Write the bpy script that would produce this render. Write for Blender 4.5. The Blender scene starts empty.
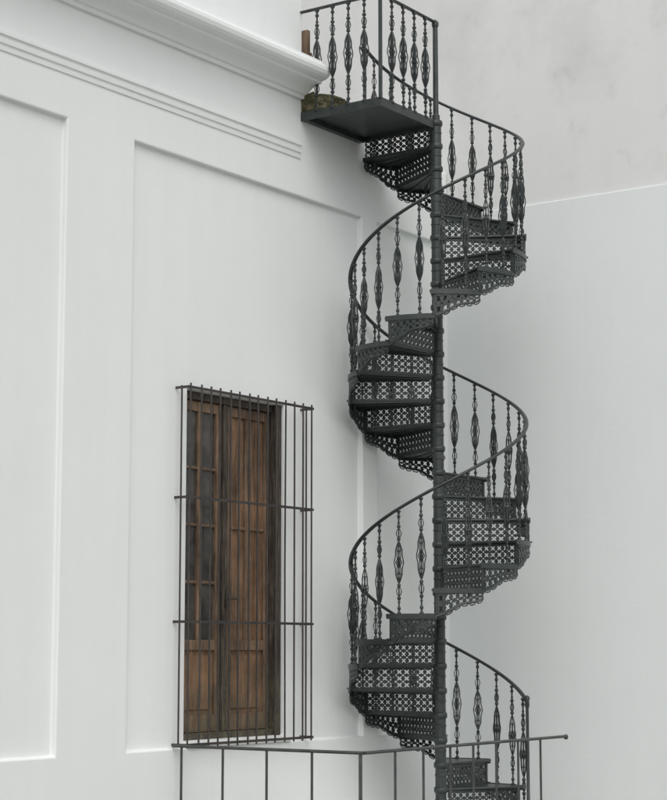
import bpy, math, random
from mathutils import Vector, Matrix
random.seed(4)
D = bpy.data
scene = bpy.context.scene
PI = math.pi

# ------------------------------------------------------------------ helpers
class MB:
    def __init__(s): s.v=[]; s.f=[]
    def add(s, vs, fs):
        o=len(s.v); s.v+= [tuple(p) for p in vs]; s.f+= [tuple(i+o for i in f) for f in fs]
    def box(s,x0,x1,y0,y1,z0,z1):
        s.add([(x0,y0,z0),(x1,y0,z0),(x1,y1,z0),(x0,y1,z0),(x0,y0,z1),(x1,y0,z1),(x1,y1,z1),(x0,y1,z1)],
              [(3,2,1,0),(4,5,6,7),(0,1,5,4),(1,2,6,5),(2,3,7,6),(3,0,4,7)])
    def lathe(s, prof, n=10, c=(0,0)):
        vs=[];fs=[]
        for r,z in prof:
            for k in range(n):
                a=2*PI*k/n; vs.append((c[0]+r*math.cos(a),c[1]+r*math.sin(a),z))
        for i in range(len(prof)-1):
            for k in range(n):
                k2=(k+1)%n
                fs.append((i*n+k,i*n+k2,(i+1)*n+k2,(i+1)*n+k))
        fs.append(tuple(range(n-1,-1,-1))); b=(len(prof)-1)*n
        fs.append(tuple(range(b,b+n)))
        s.add(vs,fs)
    def tube(s, pts, r, n=6, ry=None, ph=0.0):
        pts=[Vector(p) for p in pts]; ry=ry or r
        vs=[];fs=[]; m=len(pts)
        for i,p in enumerate(pts):
            t=(pts[min(i+1,m-1)]-pts[max(i-1,0)]).normalized()
            up=Vector((0,0,1)) if abs(t.z)<0.95 else Vector((1,0,0))
            sd=t.cross(up).normalized(); u2=sd.cross(t).normalized()
            for k in range(n):
                a=2*PI*k/n+ph
                vs.append(p+sd*(r*math.cos(a))+u2*(ry*math.sin(a)))
        for i in range(m-1):
            for k in range(n):
                k2=(k+1)%n; fs.append((i*n+k,i*n+k2,(i+1)*n+k2,(i+1)*n+k))
        fs.append(tuple(range(n-1,-1,-1))); b=(m-1)*n; fs.append(tuple(range(b,b+n)))
        s.add(vs,fs)
    def pierced(s, nu, nv, P, N, th, K=24, a0=.27, a1=.62, cut=1.64):
        for i in range(nu):
            for j in range(nv):
                vs=[];fs=[]
                for k in range(K):
                    a=2*PI*k/K; c,sn=math.cos(a),math.sin(a)
                    m=max(abs(c),abs(sn)); q=abs(c)+abs(sn)
                    ro=min(1/m,cut/q)
                    h=a0+a1*abs(math.sin(2*a))**1.7
                    for (x,y) in ((c*ro,sn*ro),(c*h,sn*h)):
                        u=(i+.5+.5*x)/nu; v=(j+.5+.5*y)/nv
                        p=Vector(P(u,v)); nn=Vector(N(u,v))*(th/2)
                        vs.append(p+nn); vs.append(p-nn)
                for k in range(K):
                    q=((k+1)%K)*4; b=k*4
                    fs.append((b,q,q+2,b+2)); fs.append((b+1,b+3,q+3,q+1)); fs.append((b+2,q+2,q+3,b+3))
                s.add(vs,fs)
    def mesh(s,name,mat,smooth=False):
        me=D.meshes.new(name); me.from_pydata(s.v,[],s.f); me.materials.append(mat)
        if smooth:
            me.polygons.foreach_set('use_smooth',[True]*len(me.polygons))
        me.update(); return me

def obj(name, me, parent=None, loc=(0,0,0), rz=0, sc=None):
    o=D.objects.new(name, me); scene.collection.objects.link(o)
    o.location=loc; o.rotation_euler=(0,0,rz)
    if sc: o.scale=sc
    if parent: o.parent=parent
    return o
def empty(name, loc=(0,0,0)):
    o=D.objects.new(name,None); scene.collection.objects.link(o); o.location=loc; return o
def bevel(o,w,seg=2,ang=40):
    m=o.modifiers.new('bevel','BEVEL'); m.width=w; m.segments=seg; m.limit_method='ANGLE'; m.angle_limit=math.radians(ang)

# ------------------------------------------------------------------ materials
def mat(name):
    m=D.materials.new(name); m.use_nodes=True; nt=m.node_tree
    return m, nt, nt.nodes['Principled BSDF']
def noise(nt, vec, scale, detail=4, rough=.55):
    n=nt.nodes.new('ShaderNodeTexNoise'); n.inputs['Scale'].default_value=scale
    n.inputs['Detail'].default_value=detail; n.inputs['Roughness'].default_value=rough
    nt.links.new(vec,n.inputs['Vector']); return n.outputs['Fac']
def coords(nt, scale=(1,1,1)):
    t=nt.nodes.new('ShaderNodeTexCoord'); mp=nt.nodes.new('ShaderNodeMapping')
    mp.inputs['Scale'].default_value=scale
    nt.links.new(t.outputs['Object'],mp.inputs['Vector']); return mp.outputs['Vector']
def ramp(nt, fac, stops):
    r=nt.nodes.new('ShaderNodeValToRGB'); e=r.color_ramp.elements
    while len(e)<len(stops): e.new(.5)
    for x,(p,c) in zip(e,stops):
        x.position=p; x.color=(c[0],c[1],c[2],1)
    nt.links.new(fac,r.inputs['Fac']); return r.outputs['Color']
def mix(nt, fac, a, b, mode='MIX'):
    m=nt.nodes.new('ShaderNodeMixRGB'); m.blend_type=mode
    for s,v in ((m.inputs['Fac'],fac),(m.inputs['Color1'],a),(m.inputs['Color2'],b)):
        if hasattr(v,'links'): nt.links.new(v,s)
        elif isinstance(v,(int,float)): s.default_value=v
        else: s.default_value=(v[0],v[1],v[2],1)
    return m.outputs['Color']
def bump(nt, h, bs, strength=.3, dist=.01):
    b=nt.nodes.new('ShaderNodeBump'); b.inputs['Strength'].default_value=strength; b.inputs['Distance'].default_value=dist
    nt.links.new(h,b.inputs['Height']); nt.links.new(b.outputs['Normal'],bs.inputs['Normal'])

def plaster(name, base, dirt, amount, streak, patch=None, bstr=.22):
    m,nt,bs=mat(name)
    v=coords(nt); vs=coords(nt,(5,5,.35))
    big=ramp(nt,noise(nt,v,.55,5,.6),[(.35,(0,0,0)),(.75,(1,1,1))])
    st=ramp(nt,noise(nt,vs,1.3,5,.6),[(.45,(0,0,0)),(.8,(1,1,1))])
    sp=ramp(nt,noise(nt,v,28,3,.6),[(.60,(0,0,0)),(.78,(1,1,1))])
    def scl(c,k): return mix(nt,1.0,c,(k,k,k),'MULTIPLY')
    c=mix(nt,scl(big,amount),base,dirt)
    c=mix(nt,scl(st,streak),c,dirt)
    c=mix(nt,scl(sp,amount*.35),c,dirt)
    if patch:
        pm=ramp(nt,noise(nt,v,.9,7,.62),[(.50,(0,0,0)),(.72,(1,1,1))])
        c=mix(nt,scl(pm,patch[1]),c,patch[0])
        pm2=ramp(nt,noise(nt,v,3.6,8,.7),[(.60,(0,0,0)),(.76,(1,1,1))])
        c=mix(nt,scl(pm2,patch[1]*.8),c,patch[0])
    nt.links.new(c,bs.inputs['Base Color']); bs.inputs['Roughness'].default_value=.85
    h=mix(nt,.3,noise(nt,v,2.2,3),noise(nt,v,38,4))
    bump(nt,h,bs,bstr,.012)
    return m
M_white=plaster('white_plaster',(.785,.812,.802),(.60,.63,.62),.22,.12,None,.26)
M_white2=plaster('white_plaster_cool',(.77,.805,.80),(.61,.645,.64),.22,.10,None,.26)
M_old=plaster('weathered_plaster',(.75,.76,.745),(.58,.59,.57),.32,.14,((.45,.455,.435),.36))
M_roof=plaster('roof_screed',(.4,.39,.36),(.25,.25,.22),.5,.2)

def iron(name, c1, c2, rough=.5):
    m,nt,bs=mat(name); v=coords(nt)
    c=ramp(nt,noise(nt,v,9,6,.65),[(.35,c1),(.7,c2)])
    nt.links.new(c,bs.inputs['Base Color']); bs.inputs['Roughness'].default_value=rough
    bs.inputs['Metallic'].default_value=.1
    bump(nt,noise(nt,v,90,4),bs,.25,.002)
    return m
M_iron=iron('painted_cast_iron',(.024,.031,.031),(.046,.056,.055),.38)
M_bar=iron('iron_bar',(.028,.028,.027),(.065,.052,.044),.55)
M_rail=iron('grey_iron',(.035,.04,.04),(.075,.08,.075),.5)

def wood(name,a,b,c3,rough=.7):
    m,nt,bs=mat(name); v=coords(nt,(14,14,1.1)); v2=coords(nt)
    c=ramp(nt,noise(nt,v,2.5,7,.65),[(.3,a),(.52,b),(.72,c3)])
    dk=ramp(nt,noise(nt,v2,2.6,5,.65),[(.33,(.42,.41,.40)),(.7,(1.2,1.2,1.2))])
    c=mix(nt,1.0,c,dk,'MULTIPLY')
    gw=ramp(nt,noise(nt,coords(nt,(22,22,1.6)),3.1,6,.7),[(.50,(0,0,0)),(.70,(.55,.55,.55))])
    c=mix(nt,gw,c,(.24,.20,.155))
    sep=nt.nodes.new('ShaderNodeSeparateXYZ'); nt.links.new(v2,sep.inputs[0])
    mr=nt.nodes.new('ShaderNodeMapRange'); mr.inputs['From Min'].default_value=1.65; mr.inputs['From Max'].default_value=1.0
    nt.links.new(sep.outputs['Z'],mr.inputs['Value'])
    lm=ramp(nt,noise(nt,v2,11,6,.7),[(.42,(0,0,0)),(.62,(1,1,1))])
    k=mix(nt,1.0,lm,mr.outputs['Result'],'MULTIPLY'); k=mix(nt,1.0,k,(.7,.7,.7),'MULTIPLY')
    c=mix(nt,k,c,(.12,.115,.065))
    nt.links.new(c,bs.inputs['Base Color']); bs.inputs['Roughness'].default_value=rough
    bump(nt,noise(nt,v,4,5),bs,.4,.006); return m
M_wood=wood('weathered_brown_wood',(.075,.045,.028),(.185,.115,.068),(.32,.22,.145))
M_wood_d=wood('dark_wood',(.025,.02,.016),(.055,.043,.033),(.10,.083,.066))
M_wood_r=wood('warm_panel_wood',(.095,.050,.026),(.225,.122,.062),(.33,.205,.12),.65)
m,nt,bs=mat('dusty_window_pane'); v=coords(nt)
c=ramp(nt,noise(nt,v,5,4),[(.35,(.03,.028,.026)),(.7,(.09,.085,.075))])
nt.links.new(c,bs.inputs['Base Color']); bs.inputs['Roughness'].default_value=.15; M_glass=m
m,nt,bs=mat('mossy_stone'); v=coords(nt)
c=ramp(nt,noise(nt,v,14,6,.7),[(.35,(.03,.028,.016)),(.5,(.085,.085,.04)),(.62,(.17,.14,.09)),(.8,(.3,.28,.24))])
nt.links.new(c,bs.inputs['Base Color']); bs.inputs['Roughness'].default_value=.95; bump(nt,noise(nt,v,40,5),bs,.8,.02)
M_moss=m
m,nt,bs=mat('paving'); v=coords(nt)
br=nt.nodes.new('ShaderNodeTexBrick'); br.inputs['Scale'].default_value=1.0
br.inputs['Brick Width'].default_value=.6; br.inputs['Row Height'].default_value=.4; br.inputs['Mortar Size'].default_value=.008
br.inputs['Color1'].default_value=(.36,.35,.32,1); br.inputs['Color2'].default_value=(.30,.29,.27,1); br.inputs['Mortar'].default_value=(.15,.15,.14,1)
nt.links.new(v,br.inputs['Vector'])
c=mix(nt,.6,br.outputs['Color'],ramp(nt,noise(nt,v,.8,6,.6),[(.3,(.55,.55,.52)),(.8,(1,1,1))]),'MULTIPLY')
nt.links.new(c,bs.inputs['Base Color']); bs.inputs['Roughness'].default_value=.8; M_ground=m

# ------------------------------------------------------------------ ground
b=MB(); b.add([(-300,-300,0),(300,-300,0),(300,300,0),(-300,300,0)],[(0,1,2,3)])
obj('ground',b.mesh('ground',M_ground))

# ------------------------------------------------------------------ white building (front wall plane y=0)
bld=empty('white_building')
XC=2.315; REC=.045; BACK=.5
WT=3.64; WB=.975
xs=[-9,-5.87,-2.85,-2.12,-1.42,-.17,0,.90,1.14,2.16,XC+.01]
zs=[0,.927,WB,WT,5.42,6.12,8.6]
def depth(x,z):
    if x>0 and z>6.12: return None
    if -1.42<x<-.17 and WB<z<WT: return .42
    if .927<z<5.42 and (-5.87<x<-2.85 or -2.12<x<.9 or 1.14<x<2.16): return REC
    return 0.0
import bmesh
bm=bmesh.new(); cache={}
def V(x,y,z):
    k=(round(x,4),round(y,4),round(z,4))
    if k not in cache: cache[k]=bm.verts.new(k)
    return cache[k]
def F(*p):
    try: bm.faces.new([V(*q) for q in p])
    except ValueError: pass
nx,nz=len(xs)-1,len(zs)-1
dep=[[depth((xs[i]+xs[i+1])/2,(zs[j]+zs[j+1])/2) for j in range(nz)] for i in range(nx)]
for i in range(nx):
    for j in range(nz):
        d=dep[i][j]
        if d is None: continue
        F((xs[i],d,zs[j]),(xs[i+1],d,zs[j]),(xs[i+1],d,zs[j+1]),(xs[i],d,zs[j+1]))
def dd(d): return BACK if d is None else d
for i in range(nx+1):
    for j in range(nz):
        a=dd(dep[i-1][j]) if i>0 else BACK; c=dd(dep[i][j]) if i<nx else BACK
        if abs(a-c)>1e-6:
            x=xs[i]; y0,y1=min(a,c),max(a,c)
            F((x,y0,zs[j]),(x,y1,zs[j]),(x,y1,zs[j+1]),(x,y0,zs[j+1]))
for j in range(nz+1):
    for i in range(nx):
        a=dd(dep[i][j-1]) if j>0 else BACK; c=dd(dep[i][j]) if j<nz else BACK
        if abs(a-c)>1e-6:
            z=zs[j]; y0,y1=min(a,c),max(a,c)
            F((xs[i],y0,z),(xs[i+1],y0,z),(xs[i+1],y1,z),(xs[i],y1,z))
bmesh.ops.recalc_face_normals(bm,faces=bm.faces)
me=D.meshes.new('front_wall'); bm.to_mesh(me); bm.free(); me.materials.append(M_white)
wall=obj('front_wall',me,bld); bevel(wall,.012,3,60)
b=MB(); b.box(-9,XC,.3,8,5.85,6.112); obj('roof',b.mesh('roof',M_roof),bld)
b=MB(); b.box(-9,-.004,.36,.497,6.115,8.59); obj('parapet_back',b.mesh('parapet_back',M_white),bld)
b=MB(); b.box(-9,XC-.01,7.9,8.15,0,5.84); b.box(-9,-8.75,.51,7.89,0,5.84); obj('rear_wall',b.mesh('rear_wall',M_white),bld)

def extr(prof,x0,x1):
    b=MB(); n=len(prof); vs=[(x0,-p,z) for p,z in prof]+[(x1,-p,z) for p,z in prof]
    fs=[(i,(i+1)%n,n+(i+1)%n,n+i) for i in range(n)]+[tuple(range(n)),tuple(range(2*n-1,n-1,-1))]
    b.add(vs,fs); return b
prof=[(-.02,6.255),(.03,6.255),(.035,6.285),(.055,6.29),(.075,6.315),(.11,6.345),(.16,6.36),(.20,6.365),(.205,6.385),
      (.235,6.39),(.262,6.40),(.282,6.42),(.292,6.45),(.288,6.48),(.27,6.505),(.245,6.515),(.24,6.54),(-.02,6.60)]
o=obj('cornice',extr(prof,-9,.004).mesh('cornice',M_white),bld)
prof=[(-.02,5.735),(.010,5.74),(.013,5.765),(.004,5.770),(.004,5.785),(.018,5.79),(.021,5.82),(.010,5.826),(.010,5.845),(.027,5.85),(.027,5.872),(-.02,5.885)]
obj('string_moulding',extr(prof,-9,-.03).mesh('string_moulding',M_white),bld)

# window joinery (inside opening -1.42..-.17, WB..WT)
x0,x1,z0,z1=-1.42,-.17,WB,WT
b=MB()
b.box(x0,x0+.05,.13,.30,z0,z1); b.box(x1-.055,x1,.075,.30,z0,z1)
b.box(x0+.05,x1-.055,.13,.30,z1-.06,z1); b.box(x0+.05,x1-.055,.11,.30,z0,z0+.05)
mid=(x0+x1)/2-.03
b.box(mid-.028,mid+.028,.135,.225,z0+.051,z1-.061)
o=obj('window_frame',b.mesh('window_frame',M_wood_d),bld); bevel(o,.005)
fr=MB(); pn=MB(); gl=MB()
for idx,(a,c) in enumerate(((x0+.053,mid-.031),(mid+.031,x1-.058))):
    y0,y1=.165,.205
    zb,zt=z0+.053,z1-.063
    s=.055
    fr.box(a,a+s,y0,y1,zb,zt); fr.box(c-s,c,y0,y1,zb,zt)
    fr.box(a+s,c-s,y0,y1,zb,zb+.13); fr.box(a+s,c-s,y0,y1,zt-.08,zt)
    fr.box(a+s,c-s,y0,y1,zb+.62,zb+.70)
    pn.box(a+s,c-s,.186,.198,zb+.13,zb+.62); pn.box(a+s+.04,c-s-.04,.172,.186,zb+.17,zb+.58)
    m2=(a+c)/2
    fr.box(m2-.022,m2+.022,y0+.004,y1-.004,zb+.70,zt-.08)
    nr=4; lo=zb+.70; h=(zt-.08-lo)/nr
    for (p,q,kind) in ((a+s,m2-.022,0),(m2+.022,c-s,1)):
        glazed=(idx==0)
        for k in range(nr):
            zz=lo+h*k
            if k and (idx==0 or k==2): fr.box(p,q,y0+.006,y1-.006,zz-.012,zz+.012)
        if glazed: gl.box(p,q,.190,.193,lo,zt-.08)
        else:
            w2=(q-p); nbd=2
            for t in range(nbd):
                pn.box(p+w2*t/nbd+.002,p+w2*(t+1)/nbd-.002,.186+random.uniform(0,.006),.2,lo,zt-.08)
            pn.box(p,q,.2005,.204,lo,zt-.08)
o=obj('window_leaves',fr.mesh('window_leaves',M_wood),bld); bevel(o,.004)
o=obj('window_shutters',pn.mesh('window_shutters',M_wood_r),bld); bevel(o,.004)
obj('window_glass',gl.mesh('window_glass',M_glass),bld)
b=MB()
b.lathe([(.006,1.98),(.012,2.0),(.012,2.1),(.006,2.12)],8,(mid+.005,.12)); b.tube([(mid,.135,2.05),(mid,.10,2.05),(mid+.11,.095,2.05)],.009,6)
obj('window_handle',b.mesh('window_handle',M_bar),bld)
b=MB(); b.box(x0-.02,x1+.02,-.02,.12,.925,.972)
o=obj('window_sill',b.mesh('window_sill',M_old),bld); bevel(o,.01)

# ------------------------------------------------------------------ window grille
b=MB(); yf=-.085; gx0,gx1=-1.567,.055
for z in (3.625,2.79,1.86,.955):
    b.box(gx0,gx1,yf-.004,yf+.004,z-.010,z+.010)
    b.box(gx0,gx0+.010,yf+.004,REC+.01,z-.010,z+.010); b.box(gx1-.010,gx1,yf+.004,REC+.01,z-.010,z+.010)
n=14
for k in range(n):
    x=gx0+.03+(gx1-gx0-.06)*k/(n-1)+random.uniform(-.008,.008)
    b.tube([(x,yf-.003,.93),(x+random.uniform(-.006,.006),yf-.003+random.uniform(-.004,.004),2.3),(x,yf-.003,3.655)],.0080,6)
b.tube([(gx1-.006,yf+.07,.95),(gx1-.006,yf+.07,3.64)],.0075,6)
b.tube([(gx0+.006,yf+.07,.95),(gx0+.006,yf+.07,3.64)],.0075,6)
obj('window_grille',b.mesh('window_grille',M_bar))

# ------------------------------------------------------------------ boundary wall
bw=empty('boundary_wall')
b=MB(); b.box(XC,XC+.3,-16,.3,0,5.69); o=obj('lower_wall',b.mesh('lower_wall',M_white2),bw); bevel(o,.008)
b=MB(); b.box(XC+.02,XC+.3,-16,9,5.692,9.5); obj('upper_wall',b.mesh('upper_wall',M_old),bw)

# ------------------------------------------------------------------ spiral staircase
ax,ay=.85,-.80
st=empty('spiral_staircase',(ax,ay,0))
RO=.75; TH=.018; H=.20; NT=30; ZB=.13; J0=1
rad=math.radians
def psi0(j): return 90-30*(NT-j)
tm=MB()
def sector(mb,r0,r1,a0,a1,z0,z1,n=8):
    vs=[];fs=[]
    for i in range(n+1):
        a=rad(a0+(a1-a0)*i/n); c,s=math.cos(a),math.sin(a)
        vs+=[(r0*c,r0*s,z0),(r1*c,r1*s,z0),(r1*c,r1*s,z1),(r0*c,r0*s,z1)]
    for i in range(n):
        q=i*4;w=q+4
        for k in range(4):
            k2=(k+1)%4; fs.append((q+k,w+k,w+k2,q+k2))
    fs+= [(0,1,2,3),(n*4+3,n*4+2,n*4+1,n*4)]
    mb.add(vs,fs)
sector(tm,.04,RO,-2.2,30,-TH,0)
sector(tm,RO-.012,RO+.008,-2.2,30,-.035,.006)
c,s=math.cos(rad(-2.2)),math.sin(rad(-2.2))
tm.tube([(.05*c,.05*s,-.010),(RO*c,RO*s,-.010)],.012,8)
for a in (10,20):
    c,s=math.cos(rad(a)),math.sin(rad(a)); tm.tube([(.05*c,.05*s,-TH-.006),((RO-.02)*c,(RO-.02)*s,-TH-.006)],.008,4,ph=PI/4)
ra,rb=.065,.725
tm.pierced(11,3,lambda u,v:(ra+(rb-ra)*u,0,-.192+(.192-.032)*v),lambda u,v:(0,1,0),.009)
tm.box(ra,rb,-.007,.007,-.036,-.018); tm.box(ra,rb,-.007,.007,-.204,-.188)
tm.box(rb-.004,rb+.018,-.009,.009,-.203,-.019)
def bd(u): return .045+.135*(1-u)**1.25+.010*math.sin(u*PI*3)
Rb=RO-.006
def PB(u,v):
    a=rad(.5+29*u); return (Rb*math.cos(a),Rb*math.sin(a),-.03-v*bd(u))
def NB(u,v):
    a=rad(.5+29*u); return (math.cos(a),math.sin(a),0)
tm.pierced(7,2,PB,NB,.010,K=24,a0=.27,a1=.5,cut=1.7)
tm.tube([PB(i/14,1.02) for i in range(15)],.009,6)
for i in range(6):
    u=(i+.5)/6; p=Vector(PB(u,1.0)); q0=Vector(PB(u-.075,1.02)); q1=Vector(PB(u+.075,1.02))
    dn=Vector((0,0,-.022))
    tm.tube([q0,(q0*.6+p*.4)+dn*.85,p+dn,(q1*.6+p*.4)+dn*.85,q1],.0055,5)
AB=(5.5,20.5)
for a in AB:
    c=.725*math.cos(rad(a)),.725*math.sin(rad(a))
    tm.lathe([(.016,-TH),(.016,-.035),(.009,-.045),(.013,-.058),(.004,-.07)],8,c)
c,s=math.cos(rad(-1)),math.sin(rad(-1))
tm.tube([((RO-.01)*c,(RO-.01)*s,-.195),((RO+.020)*c,(RO+.020)*s,-.195)],.008,6)
me_t=tm.mesh('tread',M_iron)

# baluster
bl=MB()
half=[(.018,0),(.018,.012),(.010,.022),(.008,.036),(.015,.046),(.015,.058),(.008,.068),(.0065,.095),(.011,.102),(.011,.111),(.007,.120),
      (.016,.134),(.016,.146),(.007,.157),(.006,.178),(.006,.222),(.0075,.232),(.0155,.243),(.0155,.255),(.0075,.266),(.005,.28),(.005,.33),(.0085,.36),(.0055,.39),(.012,.435)]
L=.9
bl.lathe(half+[(r,L-z) for r,z in reversed(half)],8)
def rib(zA,zB,R,az,tr,n=10,wob=0,off=.006,n2=5,tw=0):
    pts=[]
    for i in range(n+1):
        t=i/n; r=off+R*math.sin(PI*t)**.85*(1-wob*math.cos(6*PI*t)); aa=az+tw*t
        pts.append((r*math.cos(aa),r*math.sin(aa),zA+(zB-zA)*t))
    bl.tube(pts,tr,n2)
for k in range(4):
    az=k*PI/2+rad(20)
    rib(.275,.625,.0275,az,.0046,18,.14)
    rib(.295,.45,.016,az+PI/4,.0038,8); rib(.45,.605,.016,az+PI/4,.0038,8)
    rib(.160,.236,.013,az,.0040,6); rib(.664,.740,.013,az,.0040,6)
    c,s=math.cos(az),math.sin(az)
    for zc,ze in ((.41,.45),(.49,.45),(.355,.335),(.545,.565)):
        bl.tube([(.006*c,.006*s,zc),(.026*c,.026*s,ze)],.0038,4)
bl.lathe([(.004,.430),(.015,.440),(.019,.45),(.015,.460),(.004,.470)],8)
me_b=bl.mesh('baluster',M_iron)

def railz(psi): return ZB+H*(NT-1)+.9+(psi-75)/150.0
RR=.735; nb=0
for j in range(J0,NT):
    zj=ZB+H*j; a0=psi0(j)
    obj('tread_%d'%(j),me_t,st,(0,0,zj),rad(a0))
    for k,a in enumerate(AB):
        if j==J0 and k==0: continue
        nb+=1
        aa=rad(a0+a); h=railz(a0+a)-zj-.012
        obj('baluster_%d'%nb,me_b,st,(.725*math.cos(aa),.725*math.sin(aa),zj),aa+random.uniform(-.3,.3),(1,1,h/L))
b=MB(); pts=[]
p=psi0(J0)+14
while p<=90.01:
    pts.append((RR*math.cos(rad(p)),RR*math.sin(rad(p)),railz(p))); p+=4
b.tube(pts,.020,8,ry=.013)
e=pts[0]; b.lathe([(.022,ZB+H*J0),(.022,ZB+H*J0+.05),(.014,ZB+H*J0+.07),(.013,e[2]-.05),(.02,e[2]-.03),(.018,e[2]+.01),(.024,e[2]+.03),(.016,e[2]+.05),(.003,e[2]+.055)],12,(e[0],e[1]))
obj('handrail',b.mesh('handrail',M_iron,True),st)
b=MB(); pr=[(.09,.13),(.09,.15),(.06,.17),(.046,.19)]
for j in range(J0+1,NT+1):
    zt=ZB+H*j
    pr+= [(.045,zt-.105),(.049,zt-.100),(.049,zt-.088),(.045,zt-.083),(.045,zt-.040),(.055,zt-.030),(.058,zt-.012),(.055,zt+.008),(.046,zt+.016)]
PZ=ZB+H*NT
b.lathe(pr,18)
b.lathe([(.034,PZ+.01),(.034,PZ+.06),(.024,PZ+.075),(.022,PZ+.84),(.030,PZ+.86),(.030,PZ+.885),(.022,PZ+.9),(.003,PZ+.915)],12)
obj('centre_column',b.mesh('centre_column',M_iron,False),st)
b=MB(); b.box(-1.0,.95,-.95,.795,-.05,.13)
o=obj('stone_base',b.mesh('stone_base',M_old),st); bevel(o,.015)
# landing platform
b=MB()
b.box(-.86,.03,.0,.80,PZ-.02,PZ)
b.box(-.872,-.86,-.012,.798,PZ-.062,PZ+.012); b.box(-.86,.0,-.012,-.0005,PZ-.062,PZ+.012)
b.box(.004,.03,.01,.79,PZ-.05,PZ-.021)
b.box(-.859,-.004,.74,.79,PZ-.06,PZ-.021)
obj('landing_platform',b.mesh('landing_platform',M_iron),st)
b=MB()
b.pierced(11,3,lambda u,v:(.016,.06+.68*u,PZ-.20+.15*v),lambda u,v:(1,0,0),.010)
b.box(.008,.024,.05,.75,PZ-.212,PZ-.198)
obj('landing_support',b.mesh('landing_support',M_iron),st)
RZ=PZ+.89
b=MB()
b.tube([(0,0,RZ),(-.866,-.006,RZ)],.020,8,ry=.012); b.tube([(-.866,-.006,RZ),(-.866,.80,RZ)],.020,8,ry=.012)
b.box(-.879,-.855,-.018,.006,PZ,RZ+.02)
b.lathe([(.012,RZ+.01),(.022,RZ+.03),(.026,RZ+.05),(.018,RZ+.07),(.003,RZ+.08)],10,(-.866,-.006))
b.tube([(0,RR,railz(90)),(0,RR+.05,railz(90)+.01)],.02,8,ry=.013)
b.lathe([(.02,PZ),(.016,PZ+.02),(.016,PZ+.92),(.02,PZ+.94)],10,(0,RR))
obj('landing_rail',b.mesh('landing_rail',M_iron),st)
n=0
for k in range(4):
    n+=1; obj('landing_baluster_%d'%n,me_b,st,(-.866+.866*(k+1)/5,-.006,PZ),rad(35),(1.1,1.1,.88/L))
for k in range(4):
    n+=1; obj('landing_baluster_%d'%n,me_b,st,(-.866,.155+.16*k,PZ),rad(35),(1.1,1.1,.88/L))

# ------------------------------------------------------------------ mossy stone and timber block at the landing
def lump(name,x0,x1,y0,y1,z0,z1,mt,seed,amp=.02,parent=None):
    random.seed(seed)
    bm=bmesh.new(); bmesh.ops.create_cube(bm,size=1)
    bmesh.ops.subdivide_edges(bm,edges=bm.edges,cuts=9,use_grid_fill=True)
    for v in bm.verts:
        c=v.co.copy()
        v.co=Vector(((x0+x1)/2+c.x*(x1-x0)*(1-.25*abs(c.y)),(y0+y1)/2+c.y*(y1-y0),z0+(c.z+.5)*(z1-z0)*(1-.9*max(0,-c.y+.1))))
        v.co+=Vector((random.uniform(-amp,amp),random.uniform(-amp,amp),random.uniform(-amp,amp)*(1 if c.z>-.4 else 0)))
    me=D.meshes.new(name); bm.to_mesh(me); bm.free(); me.materials.append(mt)
    me.polygons.foreach_set('use_smooth',[True]*len(me.polygons))
    return obj(name,me,parent)
lump('mossy_stone',-.02,.15,-.38,.06,PZ+.013,PZ+.17,M_moss,3,.012)
b=MB(); b.box(.006,.05,-.05,.06,PZ+.42,PZ+.74); b.box(.052,.10,-.035,.03,PZ+.50,PZ+.56)
o=obj('timber_gate_block',b.mesh('timber_gate_block',M_wood)); bevel(o,.008)

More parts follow.
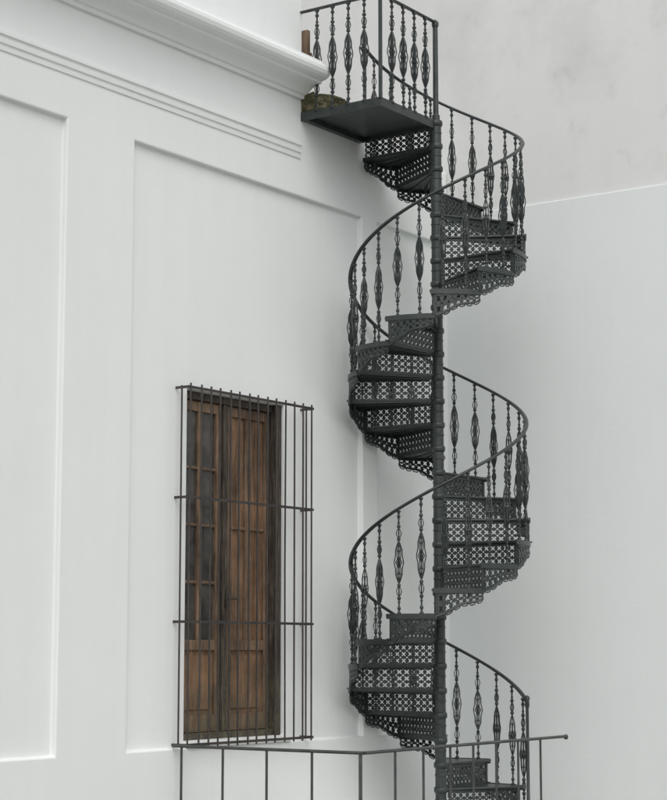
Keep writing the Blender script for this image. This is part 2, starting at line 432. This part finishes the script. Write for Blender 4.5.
# ------------------------------------------------------------------ low railing in front
b=MB(); zr=.95; xr=-1.60; yr=-1.70; xe=1.33
b.tube([(xr,REC-.05,zr),(xr,yr,zr),],.019,8,ry=.012); b.tube([(xr,yr,zr),(xe,yr,zr+.005)],.019,8,ry=.012)
b.lathe([(.0,zr-.022),(.016,zr-.016),(.020,zr),(.016,zr+.016),(.0,zr+.022)],10,(xe,yr))
for y in (-.08,-.467,-.864,-1.26): b.tube([(xr,y,0.0),(xr,y,zr)],.0095,8)
for x in (-1.21,-.84,-.47,-.14,.20,.54,.90): b.tube([(x,yr,0.0),(x,yr,zr)],.0095,8)
b.tube([(xr,yr+.03,0),(xr,yr+.03,zr)],.013,8)
b.tube([(xr,-.05,.12),(xr,yr,.12)],.01,6); b.tube([(xr,yr,.12),(.90,yr,.12)],.01,6)
obj('iron_railing',b.mesh('iron_railing',M_rail))

# ------------------------------------------------------------------ light, sky, camera
w=D.worlds.new('World'); scene.world=w; w.use_nodes=True; nt=w.node_tree
sky=nt.nodes.new('ShaderNodeTexSky'); sky.sky_type='NISHITA'; sky.sun_disc=False
el=math.radians(50); sd=Vector((-.72,-.69,0)).normalized()
sky.sun_elevation=el; sky.sun_rotation=math.atan2(sd.x,sd.y)
sky.dust_density=4; sky.air_density=1
hs=nt.nodes.new('ShaderNodeHueSaturation'); hs.inputs['Saturation'].default_value=.27
nt.links.new(sky.outputs['Color'],hs.inputs['Color']); nt.links.new(hs.outputs['Color'],nt.nodes['Background'].inputs['Color'])
nt.nodes['Background'].inputs['Strength'].default_value=.142
sl=D.lights.new('sun','SUN'); sl.energy=.75; sl.angle=math.radians(90); sl.color=(1,.99,.975)
so=D.objects.new('sun',sl); scene.collection.objects.link(so)
dv=-Vector((sd.x*math.cos(el),sd.y*math.cos(el),math.sin(el)))
so.rotation_euler=dv.to_track_quat('-Z','Y').to_euler(); so.location=(-10,-10,20)

cam=D.cameras.new('camera'); co=D.objects.new('camera',cam); scene.collection.objects.link(co)
co.location=(-12.348,-8.970,1.65); co.rotation_euler=(math.radians(97.65),0,math.radians(-55))
cam.sensor_fit='VERTICAL'; cam.sensor_height=36; cam.lens=83.79; cam.clip_end=2000; cam.clip_start=.1
scene.camera=co
scene.view_settings.view_transform='Standard'; scene.view_settings.look='None'; scene.view_settings.exposure=0
